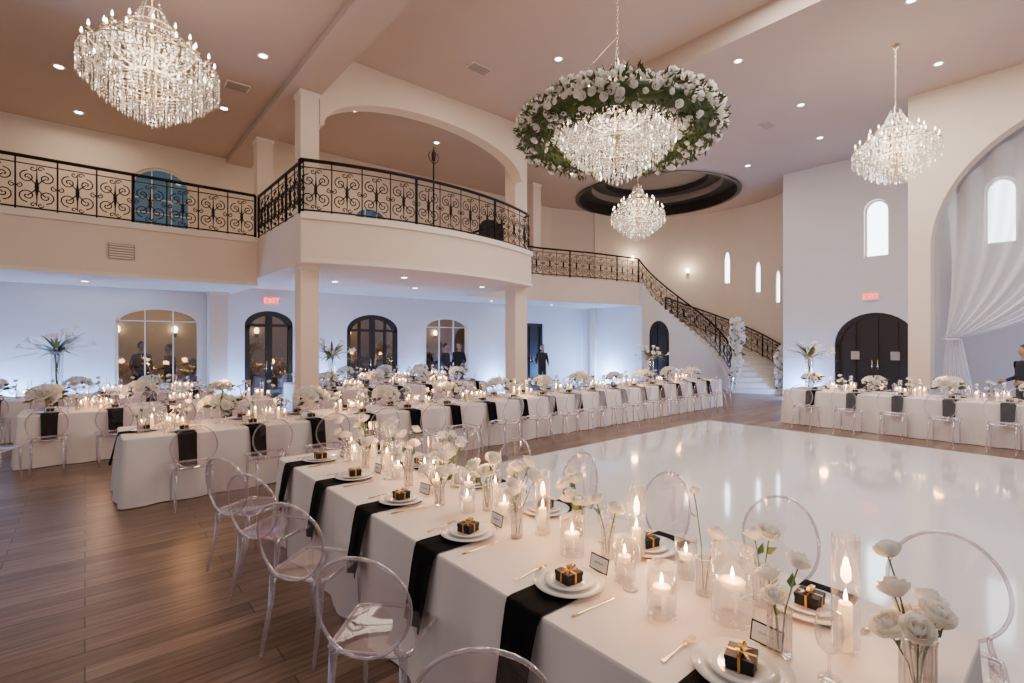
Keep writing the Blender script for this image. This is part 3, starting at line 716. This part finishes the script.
# ghost chair (faces +x, back at -x)
mb=MB()
def seatf(u,v):
    x=-0.2+0.42*v; w=0.19+0.03*v; 
    y=(u-0.5)*2*w; k=abs((u-0.5)*2); x=x-(0.03*k**4 if v>0.5 else -0.03*k**4)
    return (x,y,0.46-0.012*(1-k*k)*math.sin(pi*v))
grid(mb,seatf,8,8,M_acr)
rim=[seatf(i/8,0) for i in range(9)]+[seatf(1,j/8) for j in range(1,9)]+[seatf(1-i/8,1) for i in range(1,9)]+[seatf(0,1-j/8) for j in range(1,8)]
tube(mb,rim,0.012,6,M_acre,closed=True)
def bk(a,r):
    y=0.22*r*math.cos(a); zz=0.235*r*math.sin(a); z=0.70+zz
    x=-0.235-0.16*(z-0.46)+0.72*y*y
    return (x,y,z)
NB=40
vs=[];fs=[]
rr=[0.02,0.35,0.7,1.0]
for r in rr:
    for i in range(NB): vs.append(bk(2*pi*i/NB,r))
for j in range(3):
    for i in range(NB):
        k=(i+1)%NB; fs.append((j*NB+i,j*NB+k,(j+1)*NB+k,(j+1)*NB+i))
mb.add(vs,fs,M_acr)
tube(mb,[bk(2*pi*i/NB,1.0) for i in range(NB)],0.0085,6,M_acre,closed=True)
for sg in(-1,1):
    tube(mb,[(-0.19,sg*0.165,0.46),(-0.225,sg*0.15,0.5),bk(-pi/2+sg*0.75,1.0)],[0.014,0.012,0.01],6,M_acre)
    tube(mb,[(0.185,sg*0.18,0.46),(0.195,sg*0.185,0.3),(0.2,sg*0.185,0.0)],[0.022,0.017,0.011],8,M_acre)
    tube(mb,[(-0.18,sg*0.165,0.46),(-0.205,sg*0.17,0.25),(-0.27,sg*0.18,0.0)],[0.021,0.016,0.011],8,M_acre)
chair=mb.mesh("ghost_chair")
def ch(x,y,rz,j=0.05): inst(chair,"ghost_chair",(x,y,0.0),rz+R(-j,j))
for y,dr_ in ((1.42,0.85),(2.24,0.72),(3.17,0.6),(3.98,0.55),(4.62,0.5)): ch(1.10 if y<4 else 1.07,y,dr_,0.01)
for y,dr_ in ((0.44,0.1),(1.23,-0.15),(2.0,-0.25),(2.78,-0.15),(3.55,0),(4.33,0)): ch(2.82,y,pi+dr_)

def row(axis,a0,a1,c0,c1,step=0.77,chairs=(1,1),off=0.35,k=0):
    n=int((a1-a0-0.5)/step); mid=(c0+c1)/2
    for i in range(n+1):
        a=a0+off+i*step
        if a>a1-0.2: break
        for side in(0,1):
            c=c0+0.24 if side==0 else c1-0.24
            if axis=='x': p=(a,c,ZT); rz=pi/2 if side==0 else -pi/2
            else: p=(c,a,ZT); rz=0 if side==0 else pi
            inst(m_ps,"place_setting",p,rz)
            if chairs[side]:
                cc=c0-0.33 if side==0 else c1+0.33
                aa=a+R(-.04,.04)
                if axis=='x': ch(aa,cc-R(0,.05)*(1 if side==0 else -1),rz)
                else: ch(cc-R(0,.05)*(1 if side==0 else -1),aa,rz)
    a=a0+0.3
    while a<a1-0.2:
        if k%2==0: me=bqs[rng.randrange(3)]; nm="rose_centerpiece"; s=R(1.1,1.3)
        else: me=clus[rng.randrange(3)]; nm="candle_cluster"; s=1.0
        p=(a,mid,ZT) if axis=='x' else (mid,a,ZT)
        inst(me,nm,p,R(0,0.4) + (pi/2 if axis=='x' else 0), s)
        if k%2==1:
            p2=(a+0.27,mid,ZT) if axis=='x' else (mid,a+0.27,ZT)
            inst(clus[rng.randrange(3)],"candle_cluster",p2,R(2.8,3.4)+(pi/2 if axis=='x' else 0),0.9)
            a+=0.27
        a+=0.46; k+=1
row('x',0.32,13.9,7.0,8.1,0.76,off=0.6,k=1)
row('x',-0.75,2.75,10.1,11.1)
row('x',3.9,8.4,10.9,11.9)
row('x',-1.6,2.2,12.9,13.9)
row('x',4.0,8.6,13.1,14.0)
row('y',-3.2,4.65,12.1,13.2,0.77)
inst(m_ps,"place_setting",(0.56,7.55,ZT),0)
for p in ((-1.4,8.6,0.6),(-0.9,9.2,1.2),(-2.0,7.4,0.3)): ch(*p)

def tall(x,y,s=1.0):
    mb=MB(); lathe(mb,[(0.001,0.006),(0.09,0.004),(0.095,0),(0.085,0.3),(0.09,0.75),(0.1,0.8)],24,M_glass)
    for i in range(9):
        a=R(0,6.28); tube(mb,[(R(-.03,.03),R(-.03,.03),0.05),(R(-.03,.03),R(-.03,.03),0.4),(0.04*math.cos(a),0.04*math.sin(a),0.8)],0.005,5,M_stem)
    for i in range(54):
        a=R(0,6.28); el=R(0.05,1.0); L=R(0.5,0.85)
        dx,dy=math.cos(a)*math.cos(el),math.sin(a)*math.cos(el); dz=math.sin(el)
        w=R(0.018,0.034); side=Vector((-math.sin(a),math.cos(a),0))
        def fn(u,v):
            p=Vector((dx*L*v,dy*L*v,0.82+dz*L*v-0.28*L*v*v)); return p+side*(u-0.5)*2*w*math.sin(pi*(0.08+0.92*v))
        grid(mb,fn,2,7,M_leaf if i%4==0 else (M_stem if i%2==1 else M_rose))
    for i in range(14):
        a=R(0,6.28); el=R(0.15,1.2); L=R(0.35,0.62)
        e=Vector((math.cos(a)*math.cos(el)*L,math.sin(a)*math.cos(el)*L,0.82+math.sin(el)*L*0.7))
        tube(mb,[(0,0,0.78),tuple(Vector((0,0,0.8)).lerp(e,0.5)+Vector((0,0,0.05))),tuple(e)],0.005,5,M_stem)
        d=(e-Vector((0,0,0.7))).normalized(); q=d.to_track_quat('Z','Y').to_matrix().to_4x4()
        lathe(mb,[(0.006,-0.02),(0.012,0.03),(0.022,0.08),(0.045,0.12),(0.06,0.125)],10,M_rose,Matrix.Translation(e)@q)
    for i in range(12):
        d=rdir(); d.z=abs(d.z)*0.6; rose(mb,Vector((0,0,0.82))+d*0.1,0.055,d,M_rose,LOWR)
    mb.obj("tall_floral_arrangement",(x,y,ZT),0,s)
tall(-0.42,13.4,1.05); tall(4.3,11.4,0.9); tall(11.2,7.55,0.8); tall(12.65,4.3,0.88)

def cascade(name,p0,p1,rad,n):
    mb=MB(); p0=Vector(p0);p1=Vector(p1)
    for i in range(n):
        t=R(0,1); r=rad*(0.5+0.8*math.sin(pi*min(1,t+0.15))); d=rdir(); rose(mb,p0.lerp(p1,t)+d*r*R(.6,1),R(0.07,0.11),d,M_rose,LOWR)
    for i in range(n//2):
        t=R(0,1); d=rdir(); leaf(mb,p0.lerp(p1,t)+d*rad*0.6,d,R(.12,.2),0.035)
    mb.obj(name)
cascade("stair_flower_garland",(17.75,8.4,2.55),(17.45,8.25,1.3),0.22,120)
cascade("stair_flower_garland",(17.5,8.2,1.3),(17.0,8.15,0.4),0.17,70)
cascade("stair_flower_garland",(18.5,7.2,1.7),(18.3,7.2,0.3),0.15,60)

mb=MB()
def dr(u,v):
    yt=2.25-4.6*u; zt=3.9+math.sqrt(max(0.01,2.8**2-(yt+0.35)**2))*0.99
    y1,z1=2.3-0.25*u,1.9
    cy,cz=yt*0.75+0.6*(1-u)-0.2, 3.3-1.0*u*0.2
    y=(1-v)**2*yt+2*v*(1-v)*cy+v*v*y1; z=(1-v)**2*zt+2*v*(1-v)*cz+v*v*z1
    return (15.15+0.09*math.sin(u*60)*(0.4+0.6*(1-v))+0.03*math.sin(u*23+v*4),y,z)
grid(mb,dr,120,24,M_sheer)
def dr2(u,v):
    z=1.9*(1-v)+0.02; sp=0.14+0.22*v
    return (15.15+0.05*math.sin(u*38),2.2-sp*(u*2-0.6),z)
grid(mb,dr2,40,8,M_sheer)
tube(mb,[(15.15+0.12*math.cos(2*pi*i/12),2.18+0.15*math.sin(2*pi*i/12),1.9) for i in range(12)],0.02,6,M_cloth,closed=True)
mb.obj("sheer_drape")

# ------------------------------------------------------------ people
def person(x,y,rz,h=1.0,armbend=0.3,longhair=False):
    J=[((0,0,.95),.125),((0,0,1.15),.12),((0,0,1.34),.145),((0,0,1.46),.075),((.01,0,1.55),.052),
       ((0,.17,1.41),.062),((-.02,.23,1.14),.047),((.06+armbend*.3,.22,.93+armbend*.25),.032),
       ((0,-.17,1.41),.062),((-.02,-.23,1.14),.047),((.06+armbend*.3,-.22,.93+armbend*.25),.032),
       ((0,.095,.88),.095),((.02,.1,.5),.062),((-.02,.1,.1),.042),((.11,.12,.04),.036),
       ((0,-.095,.88),.095),((.03,-.1,.5),.062),((.0,-.1,.1),.042),((.13,-.12,.04),.036)]
    E=[(0,1),(1,2),(2,3),(3,4),(2,5),(5,6),(6,7),(2,8),(8,9),(9,10),(0,11),(11,12),(12,13),(13,14),(0,15),(15,16),(16,17),(17,18)]
    me=bpy.data.meshes.new("body_tmp"); me.from_pydata([j[0] for j in J],E,[]); ob=bpy.data.objects.new("body_tmp",me); sc.collection.objects.link(ob)
    ob.modifiers.new("Skin","SKIN")
    sv=me.skin_vertices[0].data
    for i,(p,r) in enumerate(J): sv[i].radius=(r,r*(1.25 if i in(0,1,2) else 1)) ; sv[i].use_root=(i==0)
    s=ob.modifiers.new("Sub","SUBSURF"); s.levels=2; s.render_levels=2
    dg=bpy.context.evaluated_depsgraph_get(); em_=bpy.data.meshes.new_from_object(ob.evaluated_get(dg))
    mb=MB()
    vs=[v.co.copy() for v in em_.vertices]
    groups={}
    for f in em_.polygons:
        c=f.center
        m=M_skin if c.z>1.475 else (M_boxb if c.z<0.11 else M_suit)
        groups.setdefault(m.name,(m,[]))[1].append(tuple(f.vertices))
    for m,fs in groups.values():
        used=sorted({i for f in fs for i in f}); mp_={i:k for k,i in enumerate(used)}
        mb.add([vs[i] for i in used],[tuple(mp_[i] for i in f) for f in fs],m)
    bpy.data.objects.remove(ob)
    def hd(u,v):
        a=u*2*pi; b=(v-0.5)*pi; r=math.cos(b)
        X=0.098*r*math.cos(a); Y=0.078*r*math.sin(a); Z=0.125*math.sin(b)
        if Z<-0.03: X*=0.9; Y*=1-(-0.03-Z)*2.5
        if X>0: X+=0.02*math.exp(-((Y/0.015)**2)-((Z+0.012)/0.022)**2) - 0.008*math.exp(-(((abs(Y)-0.032)/0.016)**2)-((Z-0.01)/0.014)**2)
        return (0.02+X,Y,1.655+Z)
    grid(mb,hd,28,20,M_skin)
    def hr(u,v):
        a=u*2*pi; b=(v*0.62-0.12)*pi; r=math.cos(b); X=0.108*r*math.cos(a); Y=0.088*r*math.sin(a); Z=0.137*math.sin(b)
        if X>0.03: 
            k=max(0,1-v*1.6); X=X*(1-k)+0.03*k
        return (0.012+X,Y,1.662+Z)
    grid(mb,hr,24,12,M_hair)
    if longhair: grid(mb,lambda u,v:(-0.06-0.045*math.sin(pi*u),(u-0.5)*0.17,1.7-0.32*v),10,6,M_hair)
    for sg in(-1,1):
        lathe(mb,[(0.001,-0.004),(0.011,0),(0.001,0.006)],8,M_boxb,Matrix.Translation((0.105,sg*0.032,1.665))@Matrix.Rotation(pi/2,4,'Y')@Matrix.Scale(0.8,4))
        lathe(mb,[(0.004,-0.03),(0.014,-0.01),(0.018,0.01),(0.008,0.03)],8,M_skin,TM(0.01,sg*0.08,1.65))
        w=Vector(J[7][0] if sg>0 else J[10][0]); e=Vector(J[6][0] if sg>0 else J[9][0]); d=(w-e).normalized()
        tube(mb,[w-d*0.02,w+d*0.03,w+d*0.08],[0.028,0.036,0.03],8,M_skin)
        sd=Vector((0,0,1)).cross(d).cross(d).normalized()
        for k in range(4):
            L=(0.07,0.082,0.078,0.06)[k]; b0=w+d*0.07+sd*(k-1.5)*0.017; n=Vector((0,-sg,0))
            tube(mb,[b0,b0+d*L*0.5,b0+d*L*0.85+n*0.02],[0.009,0.0085,0.006],6,M_skin)
        b0=w+d*0.02-sd*0.03; tube(mb,[b0,b0+d*0.035-sd*0.02,b0+d*0.06-sd*0.02],[0.011,0.01,0.007],6,M_skin)
    tube(mb,[(0.115-0.004*abs(t),0.008*t,1.598) for t in(-2,-1,0,1,2)],0.004,4,M_lips)
    mb.obj("standing_person",(x,y,0),rz,h)
person(1.15,16.6,-1.2,h=1.04); person(1.75,16.3,-2.9,h=1.0,armbend=0.6)
person(9.35,14.45,-1.2,h=1.0); person(9.95,14.5,-2.6,h=1.02,armbend=0.5)
person(13.1,13.6,-2.2,0.98,0.4,True)
person(14.1,0.92,pi-0.9,h=1.0,armbend=0.5)

mb=MB(); lathe(mb,[(0.001,0.01),(0.18,0.0),(0.24,0.4),(0.26,0.42),(0.22,0.4),(0.001,0.38)],18,M_pot)
for i in range(260):
    d=rdir(); leaf(mb,Vector((0,0,0.85))+Vector((d.x*.3,d.y*.3,d.z*.45))*R(.4,1),d+rdir()*.5,R(.12,.22),R(.03,.05),M_leaf)
psm=mb.mesh("potted_shrub")
for x in (0.3,2.6,3.6,6.3,8.0,9.1,10.9): inst(psm,"potted_shrub",(x,18.0,0),x)

# ------------------------------------------------------------ lights
def area(loc,size,e,col,rot=(0,0,0)):
    l=bpy.data.lights.new("ceiling_fill","AREA"); l.energy=e; l.color=col; l.size=size  # broad soft fill added under the ceilings, wider than any downlight
    o=bpy.data.objects.new("ceiling_fill",l); sc.collection.objects.link(o); o.location=loc; o.rotation_euler=rot
def pt(loc,e,col,r=0.1,nm="uplight"):
    l=bpy.data.lights.new(nm,"POINT"); l.energy=e; l.color=col; l.shadow_soft_size=r
    o=bpy.data.objects.new(nm,l); sc.collection.objects.link(o); o.location=loc
W=(1.0,0.80,0.60); C=(0.20,0.42,1.0); NE=(1.0,0.93,0.89)
area((7,2.5,CEIL-0.05),2.5,290,NE); area((12,3.5,CEIL-0.05),2.5,260,NE); area((11,-1,CEIL-0.05),3,230,NE); area((0,6,LC-0.05),2,45,W); area((0.5,1.5,LC-0.05),2.5,60,W); area((6.2,7.6,CEIL-0.05),1.6,60,W); area((15.5,8.4,CEIL-0.05),2,80,W)
area((6,12.6,CEIL-0.1),2,45,W); area((0,13.8,LC-0.1),1.5,26,W)
CW=(0.70,0.82,1.0)
area((6,12.2,3.25),3.0,22,CW); area((0.2,13.8,3.08),2.0,9,CW); area((12.5,14.0,3.25),1.6,10,CW); area((-3,13.8,3.08),2,9,CW)  # cool ambient fill added below the balcony soffits
for p,e in (((-1.3,14.5,0.4),300),((0.2,14.5,0.3),100),((2.9,14.3,0.3),170),((5.4,14.5,0.3),250),((8.4,14.5,0.3),190),((11.9,14.5,0.3),220),((16.4,13.4,0.4),420),((17.5,6.3,0.3),200),((17.6,3.1,0.3),80),((15.6,-1.0,0.4),180)):
    pt(p,e,C)
CA=(1.0,0.50,0.20)
for x in (1,2.9,4.8,6.7,8.6,10.5,12.5): pt((x,7.55,1.15),13,CA,0.08,"candle_glow")
for y in (-2,0,2,4): pt((12.65,y,1.15),13,CA,0.08,"candle_glow")
for x in (0.2,2,5,7.3): pt((x,11.4 if x>3 else 10.6,1.15),13,CA,0.08,"candle_glow")
for y in (2.6,3.4,4.4): pt((2.0,y,1.1),4,CA,0.05,"candle_glow")
for x in (1.5,4.2,7,10): pt((x,17.2,2.6),65,(1,0.70,0.42),0.2,"patio_light")
for p in ((*mpC(62,3.6,0)[:2],5.7),(*mpC(26,3.6,0)[:2],5.1)): pt(p,22,W,0.08,"sconce_light")

w=bpy.data.worlds.new("world"); sc.world=w; w.use_nodes=True
w.node_tree.nodes["Background"].inputs[0].default_value=(0.78,0.83,0.95,1); w.node_tree.nodes["Background"].inputs[1].default_value=0.6

cam=bpy.data.cameras.new("camera"); co=bpy.data.objects.new("camera",cam); sc.collection.objects.link(co); sc.camera=co
cam.sensor_width=36; cam.lens=17.58; cam.clip_end=200
co.location=(0,0,1.85); co.rotation_euler=(pi/2,0,-math.radians(40.5))
